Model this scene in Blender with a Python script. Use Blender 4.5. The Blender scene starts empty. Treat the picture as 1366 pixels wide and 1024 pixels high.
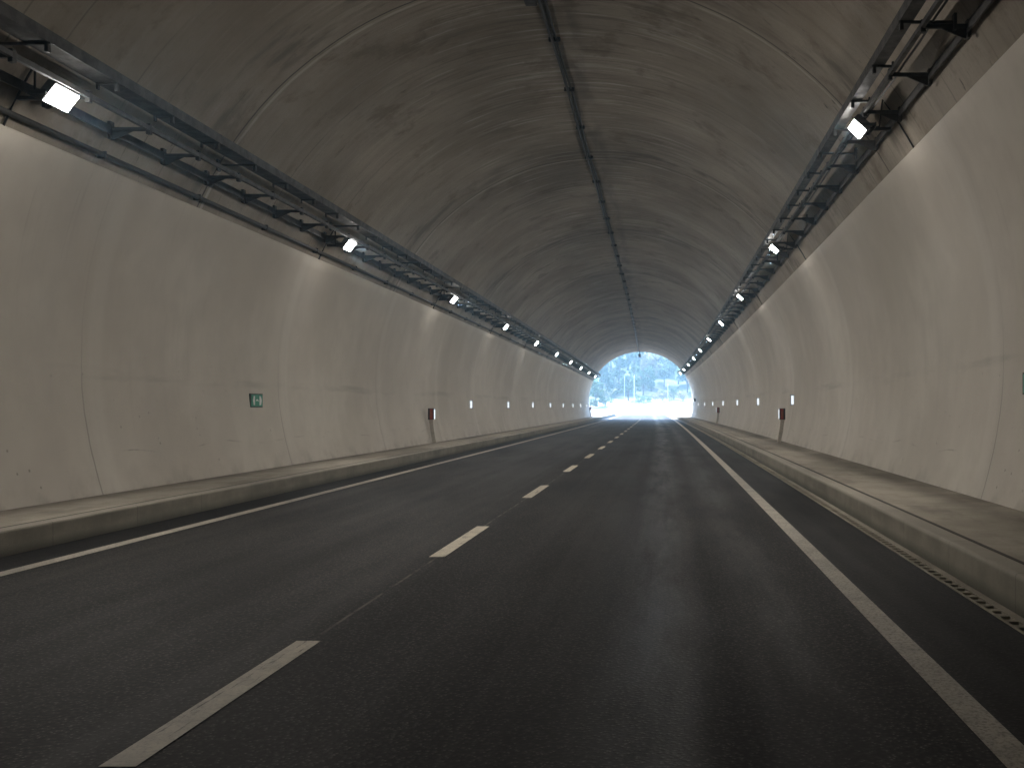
import bpy, bmesh, math, random
from mathutils import Vector, Matrix, noise as mnoise
random.seed(7)
R_ = math.radians
HAZE = .0025
scene = bpy.context.scene
COL = scene.collection

# ------------------------------------------------------------------ dimensions (metres, road surface z = 0, driving direction +y)
XC, ZC, RW, RV = -1.74, 2.048, 5.86, 5.91      # tunnel circle: centre, wall radius, vault radius
Y0, YP = -60.0, 113.0                          # tunnel start and mouth
AL, AR = R_(23.6), R_(29.2)                    # height angle of the wall top, left and right
def off(y):                                    # the tunnel bends slightly to the left
    return -6.2e-5 * y * y if y > 0 else 0.0
def narrow(y):
    return max(0.0, min(1.0, (y - 18.0) / 95.0))
def pos(x, y, z):                              # the bore tightens a little towards the mouth
    g = narrow(y)
    x = XC + (x - XC) * (1 - .03 * g) - .40 * g * g
    if z > 1.4: z = 1.4 + (z - 1.4) * (1 - .085 * g)
    return Vector((x + off(y), y, z))
def rpos(x, y, z):
    return Vector((x + off(y), y, z))
def heading(y):
    return math.atan(1.24e-4 * y) if y > 0 else 0.0
def on_circle(side, ang, r=RW):
    return XC + side * r * math.cos(ang), ZC + r * math.sin(ang)

# ------------------------------------------------------------------ object helpers
def link_mesh(name, me, mats, parent=None, loc=None):
    o = bpy.data.objects.new(name, me)
    COL.objects.link(o)
    for m in (mats if isinstance(mats, (list, tuple)) else [mats]):
        me.materials.append(m)
    if parent is not None:
        o.parent = parent
    if loc is not None:
        o.location = loc
    return o
def obj(name, bm, mats, parent=None, loc=None, smooth=False):
    me = bpy.data.meshes.new(name)
    if smooth:
        for f in bm.faces: f.smooth = True
    bm.normal_update()
    bm.to_mesh(me); bm.free()
    return link_mesh(name, me, mats, parent, loc)
def tag(o, label=None, cat=None, group=None, kind=None):
    if label: o['label'] = label
    if cat: o['category'] = cat
    if group: o['group'] = group
    if kind: o['kind'] = kind
    return o
def thing(name, label, cat, loc=(0, 0, 0), rz=0.0, group=None):
    o = bpy.data.objects.new(name, None)
    o.empty_display_size = 0.2
    COL.objects.link(o)
    o.location = loc; o.rotation_euler = (0, 0, rz)
    return tag(o, label, cat, group)
def copy_tree(o, parent=None):
    c = o.copy(); COL.objects.link(c)
    if parent is not None: c.parent = parent
    for ch in list(o.children): copy_tree(ch, c)
    return c
def add_box(bm, x0, x1, y0, y1, z0, z1, mat=0, M=None, bevel=0.0):
    vs = [bm.verts.new((x, y, z)) for z in (z0, z1) for x, y in ((x0, y0), (x1, y0), (x1, y1), (x0, y1))]
    fs = []
    for ids in ((3, 2, 1, 0), (4, 5, 6, 7), (0, 1, 5, 4), (1, 2, 6, 5), (2, 3, 7, 6), (3, 0, 4, 7)):
        f = bm.faces.new([vs[i] for i in ids]); f.material_index = mat; fs.append(f)
    if bevel > 0:
        es = {e for f in fs for e in f.edges}
        r = bmesh.ops.bevel(bm, geom=list(es), offset=bevel, segments=2, profile=0.5, affect='EDGES', material=-1)
        vs = list({v for f in bm.faces if f in set(fs) or f in set(r['faces']) for v in f.verts} | set(r['verts']))
    if M is not None:
        bmesh.ops.transform(bm, matrix=M, verts=[v for v in vs if v.is_valid])
    return vs
def add_tube(bm, pts, rad, seg=8, mat=0, cap=True):
    rings = []
    n = len(pts)
    rads = rad if isinstance(rad, (list, tuple)) else [rad] * n
    for i, p in enumerate(pts):
        p = Vector(p)
        d = (Vector(pts[min(i + 1, n - 1)]) - Vector(pts[max(i - 1, 0)])).normalized()
        up = Vector((0, 0, 1)) if abs(d.z) < 0.9 else Vector((1, 0, 0))
        a = d.cross(up).normalized(); b = a.cross(d).normalized()
        rings.append([bm.verts.new(p + (a * math.cos(2 * math.pi * k / seg) + b * math.sin(2 * math.pi * k / seg)) * rads[i]) for k in range(seg)])
    for r0, r1 in zip(rings, rings[1:]):
        for k in range(seg):
            f = bm.faces.new((r0[k], r0[(k + 1) % seg], r1[(k + 1) % seg], r1[k])); f.material_index = mat; f.smooth = True
    if cap:
        f = bm.faces.new(list(reversed(rings[0]))); f.material_index = mat
        f = bm.faces.new(rings[-1]); f.material_index = mat
def add_prism(bm, outline, y0, y1, mat=0):         # outline in (x, z), extruded along y
    a = [bm.verts.new((x, y0, z)) for x, z in outline]
    b = [bm.verts.new((x, y1, z)) for x, z in outline]
    n = len(a)
    for i in range(n):
        f = bm.faces.new((a[i], a[(i + 1) % n], b[(i + 1) % n], b[i])); f.material_index = mat
    f = bm.faces.new(list(reversed(a))); f.material_index = mat
    f = bm.faces.new(b); f.material_index = mat
def yrange(y0, y1, step=2.0):
    n = max(1, int(math.ceil((y1 - y0) / step)))
    return [y0 + (y1 - y0) * i / n for i in range(n + 1)]
def sweep(name, prof, ys, mats, parent=None, closed=False, caps=False, smooth=False, uoff=0.0, place=pos):
    """prof: (x, z) points swept along the tunnel; UV = (metres round the profile, metres along)."""
    bm = bmesh.new(); uv = bm.loops.layers.uv.new('UVMap')
    u = [uoff]
    P = list(prof) + ([prof[0]] if closed else [])
    for a, b in zip(P, P[1:]): u.append(u[-1] + math.hypot(b[0] - a[0], b[1] - a[1]))
    rows = []
    for y in ys:
        rows.append([bm.verts.new(place(x, y, z)) for x, z in prof])
    n = len(prof)
    for j in range(len(ys) - 1):
        for i in range(n if closed else n - 1):
            k = (i + 1) % n
            f = bm.faces.new((rows[j][i], rows[j][k], rows[j + 1][k], rows[j + 1][i]))
            f.smooth = smooth
            for l, (uu, vv) in zip(f.loops, ((u[i], ys[j]), (u[i + 1], ys[j]), (u[i + 1], ys[j + 1]), (u[i], ys[j + 1]))):
                l[uv].uv = (uu, vv)
    if caps:
        bm.faces.new(rows[0]); bm.faces.new(list(reversed(rows[-1])))
    return obj(name, bm, mats, parent)

# ------------------------------------------------------------------ materials
class G:
    def __init__(s, name):
        s.m = bpy.data.materials.new(name); s.m.use_nodes = True
        s.t = s.m.node_tree; s.n = s.t.nodes; s.l = s.t.links
        s.b = s.n['Principled BSDF']; s.out = s.n['Material Output']
    def set(s, sock, v):
        if isinstance(v, bpy.types.NodeSocket): s.l.new(v, sock)
        else: sock.default_value = v
    def node(s, t, **k):
        n = s.n.new(t)
        for a, v in k.items(): setattr(n, a, v)
        return n
    def uv(s):
        return s.node('ShaderNodeUVMap', uv_map='UVMap').outputs[0]
    def ob(s):
        return s.node('ShaderNodeTexCoord').outputs['Object']
    def xyz(s, v):
        n = s.node('ShaderNodeSeparateXYZ'); s.set(n.inputs[0], v); return n.outputs
    def scale(s, v, sc):
        n = s.node('ShaderNodeMapping'); s.set(n.inputs[0], v); n.inputs['Scale'].default_value = sc; return n.outputs[0]
    def noise(s, v, sc=1, det=4, rough=.55, dist=0):
        n = s.node('ShaderNodeTexNoise'); s.set(n.inputs['Vector'], v)
        n.inputs['Scale'].default_value = sc; n.inputs['Detail'].default_value = det
        n.inputs['Roughness'].default_value = rough; n.inputs['Distortion'].default_value = dist
        return n.outputs[0]
    def vor(s, v, sc=1, feature='F1'):
        n = s.node('ShaderNodeTexVoronoi', feature=feature); s.set(n.inputs['Vector'], v); n.inputs['Scale'].default_value = sc
        return n.outputs
    def math(s, op, a, b=0.0, c=0.0, clamp=False):
        n = s.node('ShaderNodeMath', operation=op, use_clamp=clamp)
        s.set(n.inputs[0], a); s.set(n.inputs[1], b); s.set(n.inputs[2], c); return n.outputs[0]
    def ramp(s, v, lo, hi, a=0.0, b=1.0):
        n = s.node('ShaderNodeMapRange', clamp=True, interpolation_type='SMOOTHSTEP')
        s.set(n.inputs[0], v)
        for i, x in zip((1, 2, 3, 4), (lo, hi, a, b)): n.inputs[i].default_value = x
        return n.outputs[0]
    def mix(s, f, a, b, bt='MIX'):
        n = s.node('ShaderNodeMix', data_type='RGBA', blend_type=bt)
        s.set(n.inputs[0], f)
        for i, v in ((6, a), (7, b)):
            if isinstance(v, (tuple, list)) and len(v) == 3: v = (*v, 1)
            s.set(n.inputs[i], v)
        return n.outputs[2]
    def lines(s, v, period, phase, width):            # thin line mask at phase + k * period
        a = s.math('SUBTRACT', v, phase - period * 0.5)
        a = s.math('FLOORED_MODULO', a, period)
        a = s.math('ABSOLUTE', s.math('SUBTRACT', a, period * 0.5))
        return s.ramp(a, width * 0.35, width, 1, 0)
    def bump(s, h, strength=.3, dist=.01):
        n = s.node('ShaderNodeBump'); n.inputs['Strength'].default_value = strength; n.inputs['Distance'].default_value = dist
        s.set(n.inputs['Height'], h); s.l.new(n.outputs[0], s.b.inputs['Normal'])
    def fin(s, col, rough=.7, metal=0.0, spec=None):
        if isinstance(col, (tuple, list)) and len(col) == 3: col = (*col, 1)
        s.set(s.b.inputs['Base Color'], col); s.set(s.b.inputs['Roughness'], rough); s.set(s.b.inputs['Metallic'], metal)
        if spec is not None: s.b.inputs['Specular IOR Level'].default_value = spec
        return s.m

def m_wall(name, phase, period, h0):
    g = G(name); uv = g.uv(); u, v, _ = g.xyz(uv)
    big = g.noise(uv, .35, 5, .55)
    mid = g.noise(uv, 1.7, 6, .6)
    drip = g.noise(g.scale(uv, (.10, .62, 1)), 1, 5, .5)
    drip2 = g.noise(g.scale(uv, (.5, 9, 1)), 1, 4, .6)
    fine = g.noise(uv, 26, 3, .6)
    c = g.mix(g.ramp(big, .3, .7), (.468, .43, .37), (.565, .527, .462))
    c = g.mix(g.ramp(mid, .35, .75, 0, .5), c, (.44, .405, .355))
    c = g.mix(g.ramp(drip, .5, .78, 0, .26), c, (.36, .335, .30))
    c = g.mix(g.ramp(drip, .22, .44, .22, 0), c, (.66, .63, .57))
    c = g.mix(g.ramp(g.math('ADD', drip2, g.math('MULTIPLY', g.math('SUBTRACT', big, .5), .5)), .55, .78, 0, .13), c, (.35, .32, .28))
    run = g.math('MULTIPLY', g.ramp(g.noise(g.scale(uv, (.10, 11, 1)), 1, 5, .65), .60, .68), g.ramp(g.noise(g.scale(uv, (.5, .35, 1)), 1, 4), .48, .62))
    c = g.mix(g.math('MULTIPLY', run, .20), c, (.24, .215, .18))
    # old pour line about chest height, smudged
    w = g.math('ADD', u, g.math('MULTIPLY', g.math('SUBTRACT', g.noise(uv, .3, 2), .5), .25))
    band = g.math('MULTIPLY', g.lines(w, 40, h0, .11), g.ramp(g.noise(g.scale(uv, (2.5, .22, 1)), 1, 5, .65), .42, .72))
    c = g.mix(g.math('MULTIPLY', band, .5), c, (.25, .235, .21))
    # broken formwork line near the foot
    low = g.math('MULTIPLY', g.lines(g.math('ADD', w, g.math('MULTIPLY', g.noise(uv, .25, 1), .5)), 40, .80, .014), g.ramp(g.noise(g.scale(uv, (1.5, .8, 1)), 1, 5, .7), .50, .66))
    c = g.mix(g.math('MULTIPLY', low, .6), c, (.18, .16, .14))
    # blow holes, denser near the foot
    d = g.vor(uv, 4.5)
    holes = g.math('MULTIPLY', g.ramp(d[0], .04, .11, 1, 0), g.ramp(g.noise(uv, 1.3, 4), .42, .56))
    holes = g.math('MULTIPLY', holes, g.ramp(u, .3, 3.0, 1, .12))
    c = g.mix(g.math('MULTIPLY', holes, .65), c, (.16, .145, .12))
    # splash dirt at the foot
    foot = g.math('MULTIPLY', g.ramp(u, 0, .42, 1, 0), g.ramp(g.noise(uv, 2.2, 5), .42, .68))
    c = g.mix(g.math('MULTIPLY', foot, .42), c, (.24, .21, .17))
    # joints between cast blocks
    vv = g.math('ADD', v, g.math('MULTIPLY', g.math('SUBTRACT', g.noise(g.scale(uv, (1.2, .01, 1)), 1, 4), .5), .09))
    j = g.lines(vv, period, phase, .022)
    c = g.mix(g.math('MULTIPLY', j, g.ramp(u, .4, 2.6, .50, .07)), c, (.13, .12, .10))
    j2 = g.lines(vv, period, phase + .30, .26)
    c = g.mix(g.math('MULTIPLY', j2, .25), c, (.62, .59, .53))
    hgt = g.math('ADD', g.math('MULTIPLY', fine, .25), g.math('MULTIPLY', mid, .8))
    hgt = g.math('SUBTRACT', hgt, g.math('MULTIPLY', j, g.ramp(u, .4, 2.6, .9, .15)))
    hgt = g.math('SUBTRACT', hgt, g.math('MULTIPLY', holes, .8))
    g.bump(hgt, .35, .02)
    return g.fin(c, .72, spec=.3)

def m_vault():
    g = G('vault_concrete'); uv = g.uv(); u, v, _ = g.xyz(uv)
    st = g.noise(g.scale(uv, (.22, 2.2, 1)), 1, 6, .62, .3)
    st2 = g.noise(g.scale(uv, (.5, 8, 1)), 1, 5, .65, .2)
    big = g.noise(uv, .28, 5, .6)
    fine = g.noise(uv, 14, 4, .65)
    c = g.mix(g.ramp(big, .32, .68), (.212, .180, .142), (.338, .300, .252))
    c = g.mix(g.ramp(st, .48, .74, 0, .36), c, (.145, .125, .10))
    c = g.mix(g.math('MULTIPLY', g.ramp(st, .26, .44, .5, 0), g.ramp(g.math('ABSOLUTE', g.math('SUBTRACT', u, 6.6)), .5, 3.6, 1, .2)), c, (.48, .46, .43))
    crest = g.ramp(g.math('ABSOLUTE', g.math('SUBTRACT', u, 6.6)), .8, 4.2, 1, .12)
    c = g.mix(g.math('MULTIPLY', g.ramp(st2, .5, .66, 0, .75), crest), c, (.14, .122, .10))
    c = g.mix(g.math('MULTIPLY', g.ramp(st2, .32, .45, .6, 0), crest), c, (.54, .53, .52))
    c = g.mix(g.ramp(fine, .5, .75, 0, .3), c, (.17, .15, .12))
    # damp brown patches and small dark spalls
    pat = g.noise(uv, .75, 6, .68, .25)
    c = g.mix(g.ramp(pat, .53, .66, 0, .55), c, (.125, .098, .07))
    sp = g.math('MULTIPLY', g.ramp(g.noise(g.scale(uv, (1.6, 3.4, 1)), 1.3, 5, .7, .3), .64, .70), g.ramp(big, .42, .6))
    c = g.mix(g.math('MULTIPLY', sp, .75), c, (.07, .06, .05))
    # pale lime runs and crisp scuffs along the arch
    lime = g.math('MULTIPLY', g.ramp(g.noise(g.scale(uv, (.3, 5.5, 1)), 1.3, 6, .7), .60, .66), g.ramp(g.noise(uv, .45, 4), .46, .60))
    c = g.mix(g.math('MULTIPLY', g.math('MULTIPLY', lime, crest), .55), c, (.56, .55, .54))
    scf = g.math('MULTIPLY', g.ramp(g.noise(g.scale(uv, (1.1, 9, 1)), 1, 6, .75), .62, .66), g.ramp(g.noise(uv, .6, 3), .48, .58))
    c = g.mix(g.math('MULTIPLY', scf, .6), c, (.075, .065, .055))
    # long board marks round the arch
    bm_ = g.lines(v, .75, 0.0, .02)
    c = g.mix(g.math('MULTIPLY', bm_, g.ramp(g.noise(g.scale(uv, (.35, 1.2, 1)), 1, 4), .5, .62, 0, .55)), c, (.10, .09, .08))
    vv = g.math('ADD', v, g.math('MULTIPLY', g.math('SUBTRACT', g.noise(g.scale(uv, (.7, .01, 1)), 1, 5), .5), .08))
    j = g.lines(vv, 11.25, 15.6, .028)
    c = g.mix(g.math('MULTIPLY', j, .85), c, (.06, .05, .045))
    j2 = g.math('MULTIPLY', g.lines(vv, 11.25, 15.72, .055), g.ramp(g.noise(uv, 1.3, 4), .35, .55))
    c = g.mix(g.math('MULTIPLY', j2, .5), c, (.52, .49, .44))
    j3 = g.math('MULTIPLY', g.lines(v, 11.25, 14.9, .75), g.ramp(g.noise(g.scale(uv, (.8, 2.5, 1)), 1, 5), .45, .65))
    c = g.mix(g.math('MULTIPLY', j3, .8), c, (.13, .115, .095))
    # soot line along the crown
    cr = g.math('MULTIPLY', g.ramp(g.math('ABSOLUTE', g.math('SUBTRACT', u, 6.95)), .05, .32, 1, 0), g.ramp(g.noise(g.scale(uv, (2, .5, 1)), 1, 5), .40, .62))
    c = g.mix(g.math('MULTIPLY', cr, .5), c, (.08, .072, .065))
    h = g.math('ADD', g.math('MULTIPLY', st2, .8), g.math('MULTIPLY', fine, .3))
    h = g.math('SUBTRACT', h, g.math('MULTIPLY', j, 1.4))
    g.bump(h, .5, .025)
    return g.fin(c, .75, spec=.3)

def m_asphalt():
    g = G('asphalt'); uv = g.uv(); u, v, _ = g.xyz(uv); ob = g.ob(); x, y, z = g.xyz(ob)
    grain = g.noise(uv, 42, 4, .75)
    cell = g.vor(uv, 40)
    big = g.noise(g.scale(uv, (1.0, .22, 1)), .8, 5, .6)
    lane = g.noise(g.scale(uv, (1.5, .02, 1)), 1, 4, .6)
    c = g.mix(g.ramp(grain, .35, .7), (.008, .0077, .0074), (.054, .050, .0465))
    c = g.mix(g.ramp(cell[0], .08, .30, .6, 0), c, (.22, .205, .19))
    c = g.mix(g.ramp(cell[0], .45, .7, 0, .75), c, (.006, .006, .006))
    c = g.mix(g.ramp(big, .4, .72, 0, .5), c, (.015, .0145, .0145))
    c = g.mix(g.ramp(lane, .45, .65, 0, .3), c, (.045, .043, .041))
    # wheel-polished bands and the darker strip outside the edge lines (u starts at the left kerb)
    for cx, w, k in ((1.7, .65, .26), (3.0, .6, .22), (5.2, .6, .22), (6.5, .65, .30)):
        b = g.ramp(g.math('ABSOLUTE', g.math('SUBTRACT', u, cx)), w * .25, w, 1, 0)
        c = g.mix(g.math('MULTIPLY', g.math('MULTIPLY', b, g.ramp(big, .25, .7, 1, .3)), k * .55), c, (.062, .059, .055))
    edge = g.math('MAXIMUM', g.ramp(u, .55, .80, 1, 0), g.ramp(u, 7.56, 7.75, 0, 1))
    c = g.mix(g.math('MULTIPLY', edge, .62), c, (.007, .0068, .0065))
    # seam in the middle between the two paving lanes
    sx = g.math('ADD', u, g.math('MULTIPLY', g.math('SUBTRACT', g.noise(g.scale(uv, (.1, .6, 1)), 1, 4), .5), .035))
    seam = g.ramp(g.math('ABSOLUTE', g.math('SUBTRACT', sx, 4.06)), .006, .016, 1, 0)
    c = g.mix(g.math('MULTIPLY', seam, g.ramp(g.noise(g.scale(uv, (3, 3, 1)), 1, 4), .35, .6, 0, .7)), c, (.15, .14, .12))
    h = g.math('ADD', g.math('MULTIPLY', grain, .7), g.math('MULTIPLY', g.math('MINIMUM', cell[0], .6), -1.0))
    g.bump(h, .35, .008)
    # tyre-polished streaks shine where the daylight glances off them
    pol = g.math('MULTIPLY', g.ramp(g.math('ABSOLUTE', g.math('SUBTRACT', g.math('ADD', u, g.math('MULTIPLY', big, .5)), 6.36)), .0, .46, .8, 0), g.ramp(g.noise(g.scale(uv, (2.2, .25, 1)), 1, 5, .65), .3, .62, .25, 1))
    pol2 = g.math('MULTIPLY', g.ramp(g.math('ABSOLUTE', g.math('SUBTRACT', g.math('ADD', u, g.math('MULTIPLY', lane, .3)), 7.05)), .0, .4, 1, 0), g.ramp(g.noise(g.scale(uv, (3, .35, 1)), 1, 5, .65), .35, .65, .1, .36))
    pol = g.math('MAXIMUM', pol, pol2)
    rough = g.math('SUBTRACT', g.math('ADD', g.ramp(big, .3, .7, .64, .74), g.ramp(lane, .4, .7, .03, -.05)), g.math('MULTIPLY', pol, .26))
    g.set(g.b.inputs['Specular IOR Level'], g.math('ADD', .15, g.math('MULTIPLY', pol, .40)))
    return g.fin(c, rough)

def m_paint():
    g = G('road_paint'); ob = g.ob()
    n = g.noise(ob, 6, 5, .65); f = g.noise(ob, 60, 3, .7)
    c = g.mix(g.ramp(n, .35, .7), (.57, .52, .41), (.43, .39, .31))
    c = g.mix(g.ramp(f, .45, .75, 0, .55), c, (.22, .20, .165))
    crack = g.math('MULTIPLY', g.ramp(g.noise(g.scale(ob, (22, 1.4, 1)), 1, 5, .7), .57, .64), .75)
    c = g.mix(g.ramp(g.noise(g.scale(ob, (9, 2.5, 1)), 1, 6, .75), .56, .70, 0, .55), c, (.14, .125, .10))
    c = g.mix(crack, c, (.06, .055, .05))
    g.bump(f, .4, .006)
    return g.fin(c, .65)
def m_edge_paint():
    g = G('worn_edge_paint'); ob = g.ob()
    n = g.noise(ob, 3, 5, .65); f = g.noise(ob, 48, 3, .75)
    c = g.mix(g.ramp(n, .35, .7), (.46, .42, .35), (.33, .305, .255))
    c = g.mix(g.ramp(f, .42, .72, 0, .8), c, (.10, .092, .08))
    g.bump(f, .5, .008)
    return g.fin(c, .65)

def m_concrete(name, a, b, dark, joint=None, stain=.5, uvs=True, foot=None, bands=()):
    g = G(name); p = g.uv() if uvs else g.ob(); u, v, _ = g.xyz(p)
    n = g.noise(p, 1.4, 6, .6); m = g.noise(g.scale(p, (2.2, .5, 1)), 1, 6, .65); f = g.noise(p, 40, 3, .65)
    c = g.mix(g.ramp(n, .32, .68), a, b)
    c = g.mix(g.ramp(m, .48, .68, 0, stain), c, dark)
    c = g.mix(g.ramp(f, .5, .8, 0, .35), c, dark)
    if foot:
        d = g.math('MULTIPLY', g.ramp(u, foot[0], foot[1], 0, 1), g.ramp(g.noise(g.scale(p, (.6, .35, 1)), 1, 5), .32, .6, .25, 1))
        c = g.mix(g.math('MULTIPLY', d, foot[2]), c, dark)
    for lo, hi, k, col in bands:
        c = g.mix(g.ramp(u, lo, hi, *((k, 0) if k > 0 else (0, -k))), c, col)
    h = g.math('ADD', n, g.math('MULTIPLY', f, .3))
    if joint:
        j = g.lines(v, joint[0], joint[1], joint[2])
        c = g.mix(g.math('MULTIPLY', j, .4), c, (dark[0] * .4, dark[1] * .4, dark[2] * .4))
        h = g.math('SUBTRACT', h, j)
    g.bump(h, .4, .012)
    return g.fin(c, .8, spec=.3)

def m_metal(name, a, b, rough=.55, metal=.0):
    g = G(name); ob = g.ob(); n = g.noise(ob, 5, 5, .65); f = g.noise(ob, 45, 3, .6)
    c = g.mix(g.ramp(n, .35, .7), a, b)
    c = g.mix(g.ramp(f, .5, .75, 0, .35), c, (b[0] * .5, b[1] * .5, b[2] * .5))
    return g.fin(c, g.ramp(n, .3, .7, rough - .08, rough + .12), metal)
def m_plain(name, col, rough=.5, var=.25):
    g = G(name); ob = g.ob(); n = g.noise(ob, 18, 4, .6)
    c = g.mix(g.ramp(n, .35, .7, 0, 1), col, tuple(x * (1 - var) for x in col))
    return g.fin(c, rough)
def m_emit(name, col, strength):
    g = G(name)
    g.b.inputs['Emission Color'].default_value = (*col, 1); g.b.inputs['Emission Strength'].default_value = strength
    return g.fin((.8, .8, .8), .3)
def m_leaf(name, a, b, trans=.3):
    g = G(name); ob = g.ob(); n = g.noise(ob, .9, 4, .6)
    inf = g.node('ShaderNodeObjectInfo').outputs['Random']
    c = g.mix(g.ramp(n, .35, .65), a, b)
    c = g.mix(g.ramp(inf, 0, 1, 0, .35), c, (b[0] * 1.3, b[1] * 1.25, b[2]))
    g.fin(c, .6)
    tr = g.node('ShaderNodeBsdfTranslucent'); g.set(tr.inputs[0], c)
    ms = g.node('ShaderNodeMixShader'); ms.inputs[0].default_value = trans
    g.l.new(g.b.outputs[0], ms.inputs[1]); g.l.new(tr.outputs[0], ms.inputs[2]); g.l.new(ms.outputs[0], g.out.inputs[0])
    return g.m
def m_terrain():
    g = G('dry_grass_slope'); ob = g.ob(); x, y, z = g.xyz(ob)
    n = g.noise(ob, .18, 6, .6); f = g.noise(ob, 2.5, 5, .7)
    c = g.mix(g.ramp(n, .36, .55), (.06, .075, .04), (.03, .05, .025))
    c = g.mix(g.ramp(f, .42, .7, 0, .6), c, (.06, .07, .035))
    c = g.mix(g.ramp(z, 1.6, 3.0, 1, 0), c, (.40, .40, .39))
    g.bump(f, .6, .15)
    return g.fin(c, .9)

M_WL = m_wall('wall_concrete_left', 13.3, 6.75, 1.62)
M_WR = m_wall('wall_concrete_right', 12.5, 9.9, 1.72)
M_V = m_vault()
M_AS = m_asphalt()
M_PT = m_paint()
M_EP = m_edge_paint()
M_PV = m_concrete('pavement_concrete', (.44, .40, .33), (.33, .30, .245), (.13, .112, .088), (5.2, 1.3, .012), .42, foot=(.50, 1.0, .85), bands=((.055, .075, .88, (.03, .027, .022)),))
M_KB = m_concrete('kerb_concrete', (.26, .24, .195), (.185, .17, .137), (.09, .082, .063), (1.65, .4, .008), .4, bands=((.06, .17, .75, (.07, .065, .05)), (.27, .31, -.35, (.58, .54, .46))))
M_GT = m_concrete('gutter_concrete', (.33, .30, .24), (.24, .215, .17), (.10, .085, .065), (4, 1, .012), .4, uvs=False)
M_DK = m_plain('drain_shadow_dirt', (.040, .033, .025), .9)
M_TRAY = m_metal('weathered_steel', (.060, .060, .060), (.034, .033, .031), .6)
M_STEEL = m_metal('dark_bracket_steel', (.040, .039, .037), (.022, .021, .020), .6)
M_GALV = m_metal('galvanised_steel', (.20, .20, .20), (.12, .118, .11), .5, .3)
M_CABLE = m_plain('black_cable', (.016, .016, .017), .5)
M_PIPE = m_plain('grey_black_conduit', (.028, .027, .026), .6)
M_LAMPH = m_metal('lamp_housing_grey', (.12, .12, .12), (.07, .07, .07), .5)
M_LENS = m_emit('lamp_lens_lit', (1.0, .98, .96), 9.0)
M_REFL = m_emit('glowing_reflector_white', (.80, .90, 1.0), .07)  # glow put into the white reflector faces so they stand out bright
M_GREEN = m_plain('sign_green', (.014, .26, .16), .4, .2)
M_GFR = m_plain('sign_frame_dark_green', (.02, .045, .028), .5, .2)
M_WHITE = m_plain('sign_white', (.72, .74, .72), .45, .1)
M_RED = m_plain('reflector_red', (.36, .05, .035), .35, .35)
M_ORANGE = m_plain('reflector_amber', (.34, .13, .05), .35, .35)
M_BOX = m_plain('post_box_dark', (.035, .025, .02), .5)
M_POST = m_plain('post_grey_beige', (.55, .51, .44), .6, .3)
M_TER = m_terrain()
M_POLE = m_plain('pale_pole', (.45, .46, .45), .5)
M_BARK = m_plain('bark', (.12, .09, .065), .9, .5)
M_LEAF = m_leaf('leaf_dark', (.035, .075, .035), (.065, .115, .045), .25)
M_LEAF2 = m_leaf('leaf_pale', (.055, .115, .06), (.10, .16, .085), .35)
M_DRY = m_leaf('leaf_dry', (.17, .165, .11), (.22, .20, .14), .3)

# ------------------------------------------------------------------ the tunnel itself
ys = yrange(Y0, YP, 2.0)
tunnel = thing('tunnel', 'road tunnel of pale concrete side walls under a dark stained arched vault', 'tunnel')
base_ang = math.asin((.235 - .05 - ZC) / RW)
def arc(side, a0, a1, r, n):
    return [on_circle(side, a0 + (a1 - a0) * i / n, r) for i in range(n + 1)]
for side, at, mat in ((-1, AL, M_WL), (1, AR, M_WR)):
    p = arc(side, base_ang, at, RW, 22)
    p += [on_circle(side, at + .0025, RW + .012), on_circle(side, at + .003, RV + .02)]
    sweep('side_wall', p, ys, mat, tunnel, smooth=True, uoff=-.05)
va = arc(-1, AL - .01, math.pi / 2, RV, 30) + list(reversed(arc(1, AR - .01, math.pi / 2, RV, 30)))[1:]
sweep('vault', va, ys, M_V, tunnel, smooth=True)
# mouth: headwall round the arch, and an unseen cap behind the viewer, added to keep sky light out
bm = bmesh.new()
inner = arc(-1, base_ang, math.pi / 2, RV + .03, 24) + list(reversed(arc(1, base_ang, math.pi / 2, RV + .03, 24)))[1:]
outer = [(XC + (x - XC) * 1.55, max(-.3, ZC + (z - ZC) * 1.45)) for x, z in inner]
fr = [[bm.verts.new(pos(x, YP - .02 + d, z)) for x, z in pr] for pr, d in ((inner, 0.0), (outer, 0.0), (outer, .7), (inner, .7))]
for a, b in zip(fr, fr[1:] + fr[:1]):
    for i in range(len(a) - 1):
        bm.faces.new((a[i], a[i + 1], b[i + 1], b[i]))
obj('headwall', bm, M_PV, tunnel)
bm = bmesh.new()
bm.faces.new([bm.verts.new(pos(x, Y0 + .01, z)) for x, z in inner])
obj('sky_light_cap', bm, M_V, tunnel)

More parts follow.
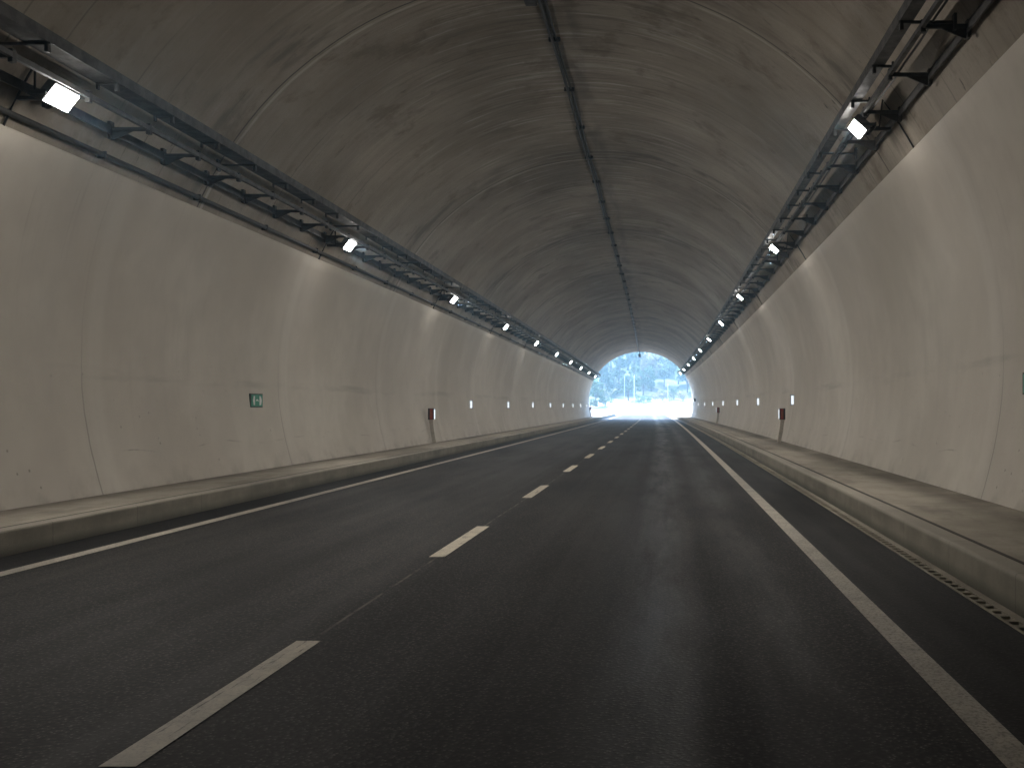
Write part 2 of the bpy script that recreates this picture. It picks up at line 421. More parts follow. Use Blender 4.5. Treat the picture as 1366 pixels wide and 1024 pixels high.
# ------------------------------------------------------------------ road, markings, pavements
YR = 205.0
rys = yrange(Y0, YR, 2.5)
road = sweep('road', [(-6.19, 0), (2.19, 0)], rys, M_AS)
tag(road, kind='structure')
def strip(name, x0, x1, y0, y1, mat, z=.005, parent=road):
    return sweep(name, [(x0, z), (x1, z)], yrange(y0, y1, 2.0), mat, parent, place=rpos)
strip('edge_line', -5.62, -5.47, 0, YR - 1, M_EP)
strip('edge_line', 1.315, 1.47, 0, YR - 1, M_EP)
dash_y = [(3.97, 6.10), (9.50, 11.92), (15.64, 18.1)]
k = 0
y = 21.9
while y < 112:
    dash_y.append((y, y + 2.3)); y += 5.75
y0 = -7.2
dash_y += [(-1.6, .55), (-7.2, -5.0)]
for a, b in sorted(dash_y):
    strip('lane_dash', -2.205, -2.06, a, b, M_PT)
for s, name in ((-1, 'left'), (1, 'right')):
    if s < 0:
        kx, bx, wx, kt = -6.17, -6.30, -7.42, .248
    else:
        kx, bx, wx, kt = 2.385, 2.565, 3.98, .262
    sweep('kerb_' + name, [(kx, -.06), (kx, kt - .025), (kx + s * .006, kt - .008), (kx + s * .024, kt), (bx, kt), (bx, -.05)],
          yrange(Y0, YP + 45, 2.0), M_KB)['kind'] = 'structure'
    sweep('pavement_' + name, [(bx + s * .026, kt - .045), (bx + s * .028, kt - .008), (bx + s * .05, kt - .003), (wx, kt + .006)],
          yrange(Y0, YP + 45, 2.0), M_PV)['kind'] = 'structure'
# slotted drain in front of the right kerb
drain = thing('drain_channel', 'slotted concrete drain channel along the foot of the right kerb', 'drain')
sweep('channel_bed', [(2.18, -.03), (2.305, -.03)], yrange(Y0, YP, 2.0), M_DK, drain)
sweep('gutter_strip', [(2.285, -.04), (2.285, .008), (2.345, .010), (2.40, -.03)], yrange(Y0, YP, 2.0), M_GT, drain)
sweep('channel_lip', [(2.19, -.03), (2.19, .007), (2.203, .007), (2.203, -.03)], yrange(Y0, YP, 2.0), M_GT, drain)
bm = bmesh.new()                                # comb: a spine with one tooth per slot
bars = []
y = 2.0
while y < 100:
    bars += [(y, True), (y + .074, False)]; y += .172
prev = None
for y, on in bars:
    cur = [bm.verts.new(pos(x, y, z)) for x, z in ((2.2035, .004), (2.214, .004), (2.2845, .004), (2.214, -.026), (2.2845, -.026))]
    if prev:
        bm.faces.new((prev[0], prev[1], cur[1], cur[0]))
        if prev_on: bm.faces.new((prev[1], prev[2], cur[2], cur[1]))
        else: bm.faces.new((prev[3], prev[1], cur[1], cur[3]))
    bm.faces.new((cur[1], cur[2], cur[4], cur[3]))
    prev, prev_on = cur, on
obj('slot_bars', bm, M_GT, drain)

# ------------------------------------------------------------------ cable trays
def bracket_upper(side, long=False):
    """small drop bracket under the tray: horizontal arm and a hanging lug (local: x outward to the wall is -, toward road is +)"""
    bm = bmesh.new()
    add_box(bm, -.36 if long else -.03, .205, -.016, .016, -.125, -.0965, bevel=.004)
    add_box(bm, .155, .195, -.028, .028, -.20, -.10, bevel=.004)
    if long: add_box(bm, -.39, -.361, -.05, .05, -.20, -.03)
    else: add_box(bm, -.05, -.03, -.022, .022, -.17, -.06)
    return bm
def bracket_lower(side):
    bm = bmesh.new()
    add_box(bm, -.50, .02, -.022, .022, -.055, -.012, bevel=.004)
    add_box(bm, -.50, -.458, -.045, .045, -.16, .06, bevel=.004)
    add_prism(bm, [(-.455, -.057), (-.455, -.16), (-.43, -.16), (-.20, -.057)], -.010, .010)
    add_box(bm, -.03, .022, -.032, .032, -.10, .03, bevel=.004)
    return bm
TR = {-1: dict(up=(-6.40, 3.755 + 1.4), low=(-6.40, 3.46 + 1.4)), 1: dict(up=(2.61, 4.09 + 1.4), low=(2.66, 3.98 + 1.4))}
words = {-1: 'left', 1: 'right'}
for s in (-1, 1):
    ux, uz = TR[s]['up']; lx, lz = TR[s]['low']
    t = thing('cable_tray', 'dark closed steel cable tray, the upper one along the %s haunch of the vault' % words[s], 'cable tray', (0, 0, 0))
    yy = yrange(-30, YP - .3, 2.0)
    # U channel open to the top, wall side outward
    i, o_ = ux - s * .19, ux - s * (-.07 if s < 0 else .05)
    sweep('tray', [(i, uz + .03), (i, uz - .095), (o_, uz - .095), (o_, uz + .03), (o_ - s * .012, uz + .03), (o_ - s * .012, uz - .083), (i + s * .012, uz - .083), (i + s * .012, uz + .03)],
          yy, M_TRAY, t, closed=True, caps=True)
    bm = bmesh.new()
    for dx, dz, r in ((-.14, -.05, .03), (-.07, -.055, .026), (-.10, 0, .024)):
        add_tube(bm, [pos(ux - s * (.20 + dx), y, uz + dz + .012 * math.sin(y * 1.3 + dx * 40)) for y in yrange(-30, YP - .5, 1.0)], r, 6)
    obj('cable', bm, M_CABLE, t)
    proto = None; nb = -1
    y = 5.1
    while y < YP - 1:
        if proto is None:
            proto = [obj('bracket', bracket_upper(s, True), M_STEEL, t), obj('bracket', bracket_upper(s), M_STEEL, t)]
        nb += 1
        if nb < 2: b = proto[nb]
        else:
            b = proto[0 if nb % 4 == 0 else 1].copy(); COL.objects.link(b); b.parent = t
        b.location = pos(ux, y, uz)
        b.rotation_euler = (0, 0, 0 if s < 0 else math.pi)
        y += 1.30 if s < 0 else 1.38
    t2 = thing('cable_ladder', 'open rail cable ladder on triangular wall brackets, below the tray on the %s' % words[s], 'cable ladder')
    rail = lambda x, w, h: sweep('rail', [(x, lz), (x + w, lz), (x + w, lz - h), (x, lz - h)], yy, M_TRAY, t2, closed=True, caps=True)
    rail(lx - .022, .044, .055)
    wx_, wz_ = lx + s * .485, lz - .045
    sweep('wall_shade_strip', [(wx_ - s * .03, wz_ + .05), (wx_ - s * .03, wz_ - .06), (wx_ - s * .012, wz_ - .06), (wx_ - s * .012, wz_ + .05)], yy, M_TRAY, t2, closed=True, caps=True)  # flat dark strip at the bracket feet, built in place of the ladder's shadow
    bm = bmesh.new()
    for dx, dz, r in ((.055, .018, .02), (.10, .015, .014)):
        add_tube(bm, [pos(lx + s * dx + .012 * math.sin(y * .9 + dx * 30), y, lz + dz - .02 * abs(math.sin(y * math.pi / 1.33))) for y in yrange(-30, YP - .5, .7)], r, 6)
    obj('cable', bm, M_CABLE, t2)
    proto = None
    y = 4.7 if s < 0 else 4.45
    while y < YP - 1:
        if proto is None:
            b = proto = obj('bracket', bracket_lower(s), M_STEEL, t2)
        else:
            b = proto.copy(); COL.objects.link(b); b.parent = t2
        b.location = pos(lx, y, lz)
        b.rotation_euler = (0, 0, 0 if s < 0 else math.pi)
        y += 1.33 if s < 0 else 1.55
# black conduit along the shoulder above the left wall top, with clips
ax = math.atan2(3.13 + 1.4 - ZC, 7.02 - 1.74)
cx, cz = on_circle(-1, ax, RV - .055)
t = thing('conduit', 'black pipe clipped along the shoulder just above the left wall top', 'pipe')
bm = bmesh.new()
add_tube(bm, [pos(cx, y, cz) for y in yrange(-30, YP - .4, 2)], .033, 10)
obj('pipe', bm, M_PIPE, t)
proto = None
y = 5.0
while y < YP - 2:
    if proto is None:
        bm = bmesh.new(); add_box(bm, -.07, .042, -.016, .016, -.045, .045, bevel=.005)
        proto = b = obj('clip', bm, M_STEEL, t)
    else:
        b = proto.copy(); COL.objects.link(b); b.parent = t
    b.location = pos(cx, y, cz); y += 2.6
# conduit under the crown
t = thing('ceiling_conduit', 'dark cable run fixed along the crown of the vault', 'pipe')
czz = ZC + math.sqrt(RV ** 2 - (2.02 - 1.74) ** 2)
bm = bmesh.new()
add_tube(bm, [pos(-2.02 + .012 * math.sin(y * .7), y, czz - .05 - .012 * abs(math.sin(y * math.pi / 2.8))) for y in yrange(-20, YP - .6, .7)], .032, 8)
add_tube(bm, [pos(-1.945 + .010 * math.sin(y * .9), y, czz - .035) for y in yrange(-20, YP - .6, .7)], .022, 8)
obj('cable', bm, M_CABLE, t)
proto = None
y = 4.2
while y < YP - 1:
    if proto is None:
        bm = bmesh.new(); add_box(bm, -.085, .12, -.025, .025, -.04, .035, bevel=.006)
        proto = b = obj('clip', bm, M_STEEL, t)
    else:
        b = proto.copy(); COL.objects.link(b); b.parent = t
    b.location = pos(-2.0, y, czz - .04); y += 2.8
# small splice box on the crown near the viewer
t = thing('junction_box', 'small dark splice box on the crown beside the ceiling cable run', 'box', pos(-2.16, 16.25, czz))
bm = bmesh.new(); add_box(bm, -.10, .09, -.20, .20, -.13, -.005, bevel=.015); obj('body', bm, M_STEEL, t)
bm = bmesh.new(); add_box(bm, -.085, .075, -.18, .18, -.142, -.131, bevel=.004); obj('cover', bm, M_TRAY, t)
# signal box hanging from the crown at the mouth
t = thing('hanging_box', 'small grey box hanging from the crown at the tunnel mouth', 'box', pos(-1.85, YP - 2.2, ZC + RV))
bm = bmesh.new(); add_tube(bm, [(0, 0, 0), (0, 0, -.42)], .04, 8); obj('rod', bm, M_STEEL, t)
bm = bmesh.new(); add_box(bm, -.13, .13, -.12, .12, -.72, -.40, bevel=.03); obj('housing', bm, M_LAMPH, t)
bm = bmesh.new(); add_box(bm, -.09, .09, -.135, -.1205, -.68, -.46, bevel=.004); obj('panel', bm, M_BOX, t)

# ------------------------------------------------------------------ floodlights
LW, LH, LD = .21, .42, .09                       # lens height across, length along the tunnel, housing depth
lamp_pos = {-1: (-6.47, 3.29 + 1.4), 1: (2.62, 3.80 + 1.4)}
def make_lamp(side):
    t = thing('floodlight', None, 'lamp')
    # local frame: +x = facing direction of the lens before tilt
    tilt = R_(38) if side < 0 else R_(48)
    M = Matrix.Rotation(tilt, 4, 'Y')
    bm = bmesh.new()
    add_box(bm, -LD, 0, -LH / 2 - .02, LH / 2 + .02, -LW / 2 - .02, LW / 2 + .02, M=M, bevel=.012)
    for k in range(6):
        yk = -LH / 2 + .04 + k * (LH - .08) / 5
        add_box(bm, -LD - .03, -LD - .001, yk - .006, yk + .006, -LW / 2, LW / 2, M=M)
    obj('housing', bm, M_LAMPH, t)
    bm = bmesh.new()
    add_box(bm, .002, .010, -LH / 2, LH / 2, -LW / 2, LW / 2, M=M)
    obj('lens', bm, M_LENS, t)
    bm = bmesh.new()
    for yk in (-LH / 2 - .035, LH / 2 + .025):
        add_box(bm, -.20, -.02, yk, yk + .01, -.02, .02)
    add_box(bm, -.212, -.2002, -LH / 2 - .035, LH / 2 + .035, -.03, .03)
    add_box(bm, -.46, -.2125, -.025, .025, -.02, .02)
    obj('mounting_yoke', bm, M_STEEL, t)
    lx0, lz0 = lamp_pos[side]
    a0, a1 = (R_(31), AL) if side < 0 else (R_(37), AR)
    bm = bmesh.new()
    path = [(-.10, 0, .0), (-.30, .02, .03)]
    for k in range(5):
        xx, zz = on_circle(side, a0 + (a1 - a0) * k / 4, RV - .03)
        path.append((-side * (xx - lx0), .05, zz - lz0))
    add_tube(bm, path, .014, 6)
    obj('cable', bm, M_CABLE, t)
    ld = bpy.data.lights.new('lamp_light', 'AREA')
    ld.shape = 'RECTANGLE'; ld.size = LH; ld.size_y = LW
    ld.energy = LAMP_W; ld.color = (1.0, .93, .84); ld.spread = R_(145)
    lo = bpy.data.objects.new('light', ld); COL.objects.link(lo); lo.parent = t
    lt = R_(28) if side < 0 else R_(33)          # asymmetric optic throws across the road
    d = Vector((math.cos(lt), 0, -math.sin(lt)))
    q = (-d).to_track_quat('Z', 'Y')
    lo.rotation_euler = q.to_euler(); lo.location = d * .03
    # long side along y
    z = d * -1; x = Vector((0, 1, 0)); yv = z.cross(x)
    lo.matrix_local = Matrix(((x.x, yv.x, z.x, lo.location.x), (x.y, yv.y, z.y, lo.location.y), (x.z, yv.z, z.z, lo.location.z), (0, 0, 0, 1)))
    pl = bpy.data.lights.new('lamp_fill_light', 'POINT'); pl.energy = LAMP_W * .075; pl.color = ld.color; pl.shadow_soft_size = .05  # fill light added ahead of the lens to brighten shoulder and trays
    po = bpy.data.objects.new('light', pl); COL.objects.link(po); po.parent = t; po.location = d * .22
    return t
LAMP_W = 8.0
nth = ['nearest', 'second', 'third', 'fourth', 'fifth', 'sixth', 'seventh', 'eighth', 'ninth', 'tenth', 'eleventh', 'farthest']
spots = {-1: [10.95, 20.95, 31.3, 41.7, 52.0, 62.4, 72.9, 83.2, 93.8, 104.5], 1: [14.05, 24.63, 35.2, 45.8, 56.4, 66.9, 77.5, 88.1, 98.7, 108.5]}
for s in (-1, 1):
    proto = make_lamp(s)
    for i, y in enumerate(spots[s]):
        o = proto if i == 0 else copy_tree(proto)
        o.location = pos(lamp_pos[s][0], y, lamp_pos[s][1])
        o.rotation_euler = (0, 0, (0 if s < 0 else math.pi) + heading(y))
        n = len(spots[s])
        if i < n:
            w = nth[i] if i < n - 1 else 'farthest'
            if i == 0: lab = 'lit white floodlight under the %s cable ladder, largest and nearest of its row' % words[s]
            elif i == n - 1: lab = 'lit floodlight of the %s row, tiny, the last one before the tunnel mouth' % words[s]
            else: lab = 'lit white floodlight under the %s cable ladder, %s from the viewer in its row' % (words[s], w)
        else:
            lab = 'lit floodlight of the %s row behind the viewer, %s back' % (words[s], 'first' if i == n else 'second')
        tag(o, lab, 'lamp', 'floodlights along the %s cable ladder' % words[s])

# ------------------------------------------------------------------ wall markers
def make_marker():
    t = thing('wall_marker', None, 'marker')
    bm = bmesh.new(); add_box(bm, -.02, .115, -.012, .05, -.17, .17, bevel=.006); obj('backing', bm, M_GALV, t)
    bm = bmesh.new(); add_box(bm, .015, .095, -.018, -.0125, -.14, .14); obj('reflector', bm, M_REFL, t)
    return t
mk = make_marker()
first = True
for s, ys_, z in ((-1, [39.7 + 9.66 * k for k in range(8)], 1.47), (1, [32.3 + 11.15 * k for k in range(8)], 1.60)):
    for i, y in enumerate(ys_):
        if y > YP - 2: continue
        o = mk if first else copy_tree(mk)
        first = False
        dx = math.sqrt(RW ** 2 - (z - ZC) ** 2)
        o.location = pos(XC + s * dx, y, z); o.rotation_euler = (0, 0, heading(y))
        if s > 0: o.scale = (-1, 1, 1)
        last = i == len(ys_) - 1 or y + 12 > YP
        lab = 'small bright marker plate on the %s wall, ' % words[s] + ('nearest of its row' if i == 0 else 'last before the tunnel mouth' if last else nth[i] + ' from the viewer')
        tag(o, lab, 'marker', 'marker plates along the %s wall' % words[s])

# ------------------------------------------------------------------ delineator posts at the wall foot
def make_post():
    t = thing('delineator_post', None, 'post')
    # local: x = 0 at the wall foot, + towards the road; post bows back with the wall
    bm = bmesh.new()
    prof = [(.0, 0.0), (-.045, .25), (-.085, .5), (-.11, .72), (-.115, .80)]
    a = []
    for x, z in prof:
        a.append([bm.verts.new((x + dx, dy, z)) for dx, dy in ((.0, -.03), (.12, -.03), (.12, .03), (.0, .03))])
    for r0, r1 in zip(a, a[1:]):
        for k in range(4):
            bm.faces.new((r0[k], r0[(k + 1) % 4], r1[(k + 1) % 4], r1[k]))
    bm.faces.new(list(reversed(a[0]))); bm.faces.new(a[-1])
    obj('stem', bm, M_POST, t)
    bm = bmesh.new(); add_box(bm, -.135, .055, -.06, .06, .73, 1.085, bevel=.008)
    b = obj('reflector_box', bm, M_BOX, t)
    bm = bmesh.new(); add_box(bm, -.075, .015, -.068, -.0605, .745, 1.07, bevel=.003); obj('red_reflector', bm, M_RED, b)
    bm = bmesh.new(); add_box(bm, -.06, -.02, -.071, -.0685, .83, 1.0); obj('amber_reflector', bm, M_ORANGE, b)
    bm = bmesh.new(); add_box(bm, .0555, .068, -.062, .05, .75, 1.06, bevel=.002); obj('white_reflector', bm, M_REFL, b)  # no lamp here: the strip's brightness is the glow in its material
    return t
first = True
pp = make_post()
for s, y, x, lab in ((-1, 32.0, -7.28, 'short post with red reflector box against the left wall foot'),
                     (1, 32.1, 3.66, 'short post with red reflector box on the right pavement, the nearer of the right-hand two'),
                     (1, 66.0, 3.70, 'small distant post with red reflector box on the right pavement, farther of the right-hand two'),
                     (-1, 110.0, -7.27, 'dark distant post against the left wall at the tunnel mouth')):
    o = pp if first else copy_tree(pp)
    first = False
    o.location = pos(x, y, .25); o.rotation_euler = (0, 0, heading(y))
    if s > 0: o.scale = (-1, 1, 1)
    tag(o, lab, 'post', 'reflector posts on the pavements')
# grey boxes on the right wall towards the mouth
bm = bmesh.new(); add_box(bm, -.10, .10, -.10, .10, -.16, .16, bevel=.02)
bx = obj('wall_box', bm, M_LAMPH); bx.location = pos(XC + 5.72, 104.0, 2.1)
tag(bx, 'small grey equipment box high on the right wall near the tunnel mouth', 'box')

# ------------------------------------------------------------------ evacuation signs
def make_sign():
    t = thing('evacuation_sign', None, 'sign')
    # local: x = out of the wall (towards road), y along the tunnel, z up
    W, H = .56, .255
    bm = bmesh.new(); add_box(bm, -.03, .020, -W / 2, W / 2, -H / 2, H / 2, bevel=.004); obj('frame', bm, M_GFR, t)
    bm = bmesh.new(); add_box(bm, .0203, .024, -W / 2 + .035, W / 2 - .02, -H / 2 + .022, H / 2 - .022); p = obj('panel', bm, M_GREEN, t)
    def flat(outline, name):
        bm = bmesh.new()
        a = [bm.verts.new((.0245, y, z)) for y, z in outline]; b = [bm.verts.new((.0262, y, z)) for y, z in outline]
        n = len(a)
        bm.faces.new(a); bm.faces.new(list(reversed(b)))
        for i in range(n): bm.faces.new((a[i], b[i], b[(i + 1) % n], a[(i + 1) % n]))
        bmesh.ops.recalc_face_normals(bm, faces=bm.faces)
        obj(name, bm, M_WHITE, p)
    flat([(-.095, .085), (-.095, -.085), (-.15, -.085), (-.185, .0), (-.15, .085)], 'arrow')
    flat([(.115, .085), (.115, -.085), (.19, -.085), (.22, .0), (.19, .060), (.155, .085)], 'arrow')
    flat([(-.055, -.012), (-.03, .018), (.0, .026), (.045, .022), (.085, -.016), (.05, -.012), (.03, .002), (.0, -.012), (-.02, .0)], 'figure')
    return t
sg = make_sign()
z = 1.4 + .105
sg.location = pos(XC - math.sqrt(RW ** 2 - (z - ZC) ** 2), 18.9, z)
tag(sg, 'green evacuation sign with white arrows on the left wall', 'sign', 'evacuation signs on the walls')
s2 = copy_tree(sg)
z = 1.4 + .26
s2.location = pos(XC + math.sqrt(RW ** 2 - (z - ZC) ** 2), 11.48, z); s2.rotation_euler = (0, 0, math.pi)
tag(s2, 'green evacuation sign cut by the right edge of the photo, on the right wall', 'sign', 'evacuation signs on the walls')

# ------------------------------------------------------------------ outside: ground, slope, trees
def ground_z(x, y):
    d = y - 150
    xr = x - off(y)
    z = -.06
    side = max(0.0, abs(xr + 2) - 9.0)
    if y > YP + 1: z += min(side * .22, 9) * min(1, (y - YP) / 25)
    t = min(1, max(0, (y - 158) / 28)); z += 3.0 * t * t * (3 - 2 * t)
    if y > 186: z += (y - 186) * .22 if y < 290 else 22.9 + (y - 290) * .05
    z += .5 * mnoise.noise(Vector((x * .06, y * .06, 0))) * min(1, max(0, (side + max(0, d)) / 12))
    return z
bm = bmesh.new()
gx = [-200, -150, -110, -80, -60, -48] + [-40 + 2.5 * i for i in range(33)] + [48, 60, 80, 110, 150, 200]
gy = [YP + .7 + 3 * i for i in range(34)] + [220, 228, 238, 250, 265, 285, 310, 350, 400]
rows = [[bm.verts.new((x, y, ground_z(x, y))) for x in gx] for y in gy]
for a, b in zip(rows, rows[1:]):
    for i in range(len(gx) - 1):
        bm.faces.new((a[i], a[i + 1], b[i + 1], b[i]))
tag(obj('ground', bm, M_TER, smooth=True), kind='structure')

def leaf(bm, p, s, rnd):
    a = Vector((rnd.gauss(0, 1), rnd.gauss(0, 1), rnd.gauss(0, 1))).normalized()
    b = a.orthogonal().normalized(); b.rotate(Matrix.Rotation(rnd.random() * 6.28, 3, a)); c = a.cross(b)
    bm.faces.new([bm.verts.new(p + b * s), bm.verts.new(p + c * s * .55), bm.verts.new(p - b * s), bm.verts.new(p - c * s * .55)])
def tree(name, label, cat, group, x, y, h, w, kind, mat, seed):
    rnd = random.Random(seed)
    z = ground_z(x, y)
    t = thing(name, label, cat, (x, y, z), 0, group)
    bm = bmesh.new()
    lean = rnd.uniform(-.3, .3)
    tp = [(0, 0, -.3), (lean * .2, 0, h * .35), (lean * .6, 0, h * .7), (lean, 0, h * .95)]
    r0 = .018 * h + .05
    add_tube(bm, tp, [r0, r0 * .75, r0 * .45, r0 * .12], 7)
    clumps = []
    if kind == 'pine':
        for k in range(30):
            f = .06 + .93 * k / 29
            rad = w * (1.05 - f) * rnd.uniform(.7, 1.15)
            for q in range(4 if f < .7 else 3):
                an = rnd.random() * 6.28
                p = Vector((lean * f + rad * math.cos(an), rad * math.sin(an), h * f - rad * .22))
                clumps.append((p, .22 * w * (1.1 - f) + .14))
                if q < 2: add_tube(bm, [(lean * f, 0, h * f), p], [.035, .012], 4)
        per = 30; ls = .19
    else:
        for k in range(int(rnd.uniform(24, 32))):
            an = rnd.random() * 6.28; el = rnd.uniform(-.5, 1.0); rr = rnd.random() ** .5
            p = Vector((lean + w * rr * math.cos(an) * math.cos(el * .9), w * rr * math.sin(an) * math.cos(el * .9), h * .55 + h * .44 * rr * math.sin(el * 1.3)))
            clumps.append((p, w * rnd.uniform(.18, .34)))
            if k < 9: add_tube(bm, [(lean * .4, 0, h * rnd.uniform(.28, .5)), p * .6 + Vector((0, 0, h * .2)), p], [.06, .035, .012], 5)
        per = 85; ls = .20
    obj('trunk', bm, M_BARK, t)
    bm = bmesh.new()
    for p, r in clumps:
        for k in range(per):
            d = Vector((rnd.gauss(0, 1), rnd.gauss(0, 1), rnd.gauss(0, .75)))
            d = d.normalized() * r * rnd.random() ** .45
            leaf(bm, p + d, ls * rnd.uniform(.7, 1.3), rnd)
    obj('crown', bm, mat, t)
    return t
F = 1366.0
def px(x, y): return (x - 890) * y / F            # photo column -> world x at distance y
TREES = [
    # col, dist, height, width, kind, material, label
    (795, 172, 4.6, 1.9, 'broad', M_LEAF2, 'small pale bushy tree at the left edge of the tunnel mouth view'),
    (803, 186, 8.2, 2.2, 'pine', M_LEAF, 'dark conifer leftmost of the conifers beyond the mouth'),
    (815, 200, 11.0, 2.6, 'pine', M_LEAF, 'tall dark conifer left of the pale poles'),
    (826, 190, 8.6, 2.1, 'pine', M_LEAF, 'dark conifer right behind the short pale pillar'),
    (838, 178, 4.6, 1.7, 'broad', M_LEAF2, 'low pale green tree between the two pale poles'),
    (838, 214, 12.2, 3.0, 'broad', M_LEAF, 'tall round broadleaf tree behind the two pale poles'),
    (853, 196, 9.6, 2.2, 'pine', M_LEAF, 'dark conifer just right of the tallest pale pole'),
    (863, 216, 11.6, 2.9, 'broad', M_LEAF2, 'tall pale broadleaf tree beneath the hanging box'),
    (869, 192, 7.6, 2.3, 'broad', M_DRY, 'dry straw coloured tree right of the conifers'),
    (879, 208, 10.0, 2.4, 'pine', M_LEAF, 'dark conifer behind the dry straw coloured tree'),
    (893, 206, 8.6, 2.8, 'broad', M_LEAF2, 'pale green broadleaf tree behind the right-hand pole'),
    (905, 198, 6.4, 2.4, 'broad', M_LEAF, 'dark green tree on the right bank'),
    (917, 190, 5.0, 2.3, 'broad', M_LEAF2, 'pale tree at the right edge of the tunnel mouth view'),
    (808, 206, 9.0, 2.6, 'broad', M_LEAF, 'dark broadleaf tree behind the leftmost conifers'),
    (846, 204, 8.4, 2.4, 'broad', M_LEAF, 'dark bushy tree directly behind the tallest pale pole'),
    (858, 188, 5.2, 1.9, 'broad', M_LEAF2, 'low pale tree right of the tallest pale pole'),
    (886, 196, 5.6, 2.1, 'broad', M_LEAF2, 'low pale tree left of the right-hand pole'),
    (780, 205, 10.5, 3.0, 'broad', M_LEAF, 'broadleaf tree mostly hidden behind the left side of the tunnel mouth'),
    (935, 205, 8.0, 3.0, 'broad', M_LEAF, 'broadleaf tree hidden behind the right side of the tunnel mouth'),
]
for i, (c, d, h, w, kd, m, lab) in enumerate(TREES):
    tree('conifer_tree' if kd == 'pine' else 'broadleaf_tree', lab, 'tree', 'trees on the slope beyond the tunnel mouth', px(c, d), d, h, w, kd, m, 100 + i)
# forest higher up the slope: one mass nobody could count
rnd = random.Random(5)
bm = bmesh.new()
for k in range(230):
    y = rnd.uniform(212, 300); x = rnd.uniform(-75, 60)
    z = ground_z(x, y); h = rnd.uniform(5, 9); w = rnd.uniform(1.6, 3.2)
    for q in range(7):
        f = rnd.uniform(.2, 1)
        cp = Vector((x + rnd.gauss(0, w * .5), y + rnd.gauss(0, w * .5), z + h * f)); r = w * rnd.uniform(.35, .6)
        for j in range(24):
            v = Vector((rnd.gauss(0, 1), rnd.gauss(0, 1), rnd.gauss(0, .8))).normalized() * r * rnd.random() ** .4
            leaf(bm, cp + v, .38 * rnd.uniform(.7, 1.3), rnd)
tag(obj('forest', bm, M_LEAF), kind='stuff')
def shrub(x, y, h, w, mat, label, seed):
    rnd = random.Random(seed)
    t = thing('shrub', label, 'shrub', (x, y, ground_z(x, y)), 0, 'shrubs along the bank outside')
    bm = bmesh.new()
    for k in range(5):
        a = rnd.random() * 6.28
        add_tube(bm, [(0, 0, -.1), (w * .4 * math.cos(a), w * .4 * math.sin(a), h * .8)], [.03, .01], 5)
    obj('stem', bm, M_BARK, t)
    bm = bmesh.new()
    for k in range(12):
        a = rnd.random() * 6.28; rr = w * rnd.random() ** .6
        p = Vector((rr * math.cos(a), rr * math.sin(a), h * rnd.uniform(.3, .85)))
        for j in range(40):
            v = Vector((rnd.gauss(0, 1), rnd.gauss(0, 1), rnd.gauss(0, .8))).normalized() * w * .35 * rnd.random() ** .4
            leaf(bm, p + v, .13 * rnd.uniform(.7, 1.3), rnd)
    obj('crown', bm, mat, t)
for i, (c, d, h, w, m, lab) in enumerate([
    (789, 170, 1.5, 1.3, M_LEAF, 'dark low shrub at the left edge of the bank'),
    (807, 172, 1.6, 1.5, M_LEAF2, 'pale shrub left of the short pale pillar'),
    (858, 174, 1.5, 1.4, M_LEAF2, 'pale shrub at the foot of the bank right of the tallest pole'),
    (873, 176, 2.2, 1.7, M_DRY, 'dry straw coloured shrub in the middle of the bank'),
    (884, 178, 1.8, 1.6, M_DRY, 'dry shrub just left of the right-hand pole'),
    (899, 180, 2.0, 1.6, M_LEAF, 'dark shrub right of the right-hand pole'),
    (911, 178, 1.8, 1.6, M_DRY, 'dry shrub near the right edge of the bank')]):
    shrub(px(c, d), d, h, w, m, lab, 300 + i)
def pole(c, d, h, r, lab, arm):
    x = px(c, d)
    t = thing('pole', lab, 'pole', (x, d, ground_z(x, d)), 0, 'pale poles beside the road outside')
    bm = bmesh.new(); add_tube(bm, [(0, 0, -.3), (0, 0, h * .5), (0, 0, h)], [r, r * .85, r * .65], 10); obj('shaft', bm, M_POLE, t)
    bm = bmesh.new(); add_tube(bm, [(0, 0, -.05), (0, 0, .12)], [r * 1.8, r * 1.7], 10); obj('base', bm, M_PV, t)
    bm = bmesh.new(); add_tube(bm, [(0, 0, h), (0, 0, h + .05), (0, 0, h + .09)], [r * .8, r * .8, r * .2], 10); obj('cap', bm, M_POLE, t)
pole(846, 168, 5.6, .085, 'tallest pale pole standing in the middle of the tunnel mouth view', -.5)
pole(833, 176, 4.4, .06, 'slimmer pale pole just left of the tallest one', -.5)
pole(891, 170, 3.9, .07, 'pale pole right of centre in front of the bank', .5)
x = px(825, 164)
t = thing('pillar', 'short pale concrete pillar left of the poles outside', 'pillar', (x, 164, ground_z(x, 164)))
bm = bmesh.new(); add_box(bm, -.24, .24, -.24, .24, -.2, 2.1, bevel=.02); obj('shaft', bm, M_POLE, t)
bm = bmesh.new(); add_box(bm, -.30, .30, -.30, .30, 2.1, 2.24, bevel=.02); obj('cap', bm, M_POLE, t)

# ------------------------------------------------------------------ the hazy air
hz = bpy.data.materials.new('hazy_air'); hz.use_nodes = True
hn = hz.node_tree
hn.nodes.remove(hn.nodes['Principled BSDF'])
pv = hn.nodes.new('ShaderNodeVolumePrincipled')
pv.inputs['Color'].default_value = (.44, .73, 1.0, 1); pv.inputs['Density'].default_value = HAZE; pv.inputs['Anisotropy'].default_value = .2
hn.links.new(pv.outputs[0], hn.nodes['Material Output'].inputs['Volume'])
bm = bmesh.new(); add_box(bm, -215, 215, -70, 410, -3, 62)
tag(obj('haze', bm, hz), kind='stuff')

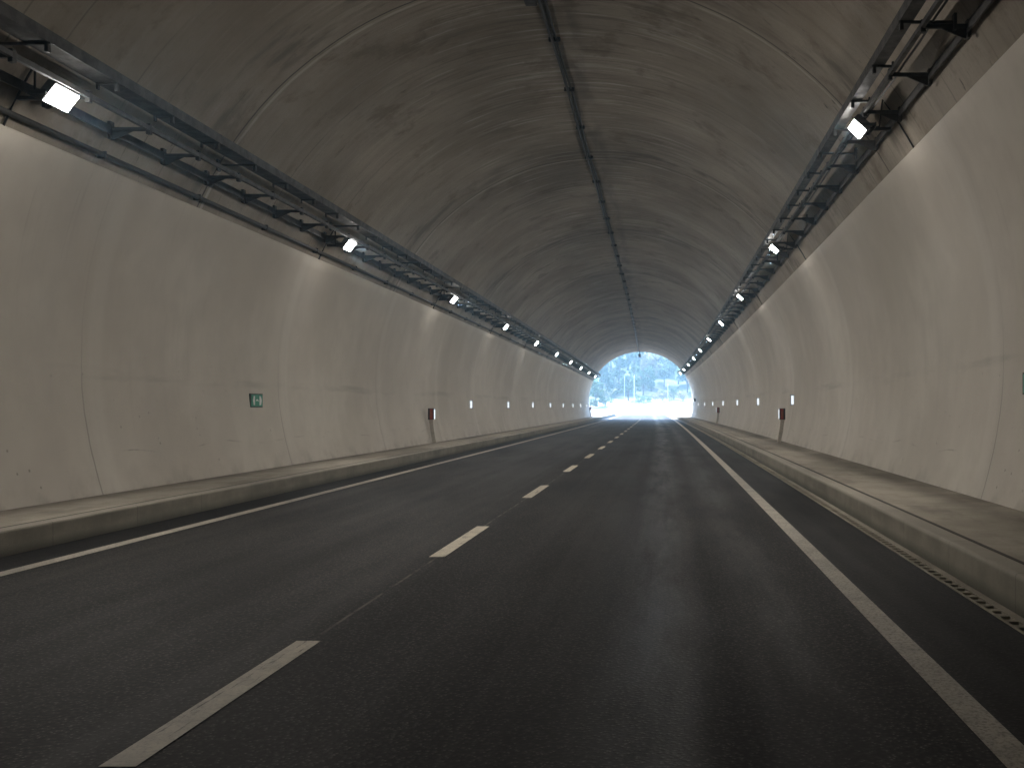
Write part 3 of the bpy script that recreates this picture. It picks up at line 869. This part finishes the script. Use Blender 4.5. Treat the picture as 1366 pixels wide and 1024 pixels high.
# ------------------------------------------------------------------ sky, sun, camera
world = bpy.data.worlds.new('World'); scene.world = world; world.use_nodes = True
wt = world.node_tree
sky = wt.nodes.new('ShaderNodeTexSky'); sky.sky_type = 'NISHITA'; sky.sun_disc = False
SUN_EL, SUN_AZ = R_(52), R_(-38)                 # azimuth from +y (ahead), negative = to the left
sky.sun_elevation = SUN_EL; sky.sun_rotation = SUN_AZ
sky.altitude = 300; sky.air_density = 1.0; sky.dust_density = .6; sky.ozone_density = 1.5
bg = wt.nodes['Background']; wt.links.new(sky.outputs[0], bg.inputs[0]); bg.inputs[1].default_value = .15
sl = bpy.data.lights.new('Sun', 'SUN'); sl.energy = 2.0; sl.angle = R_(.5); sl.color = (1, .96, .90)
so = bpy.data.objects.new('Sun', sl); COL.objects.link(so)
sd = Vector((math.sin(SUN_AZ) * math.cos(SUN_EL), math.cos(SUN_AZ) * math.cos(SUN_EL), math.sin(SUN_EL)))
so.rotation_euler = sd.to_track_quat('Z', 'Y').to_euler(); so.location = (0, 160, 60)

cam = bpy.data.cameras.new('Camera'); co = bpy.data.objects.new('Camera', cam); COL.objects.link(co)
co.location = (0, 0, 1.4); co.rotation_euler = (R_(90), 0, 0)
cam.sensor_fit = 'HORIZONTAL'; cam.sensor_width = 36; cam.lens = 36
cam.shift_x = -207 / 1366; cam.shift_y = 29.7 / 1366
cam.clip_start = .05; cam.clip_end = 3000
scene.camera = co

scene.render.engine = 'CYCLES'
cy = scene.cycles
cy.max_bounces = 10; cy.diffuse_bounces = 6; cy.glossy_bounces = 3; cy.transmission_bounces = 4
cy.sample_clamp_indirect = 4.0; cy.caustics_reflective = False; cy.caustics_refractive = False
cy.use_denoising = True
try: cy.denoiser = 'OPENIMAGEDENOISE'; cy.denoising_input_passes = 'RGB_ALBEDO_NORMAL'
except Exception: pass
vs = scene.view_settings
scene.display_settings.display_device = 'sRGB'
vs.view_transform = 'Standard'; vs.look = 'None'; vs.gamma = 1.0; vs.exposure = 4.0
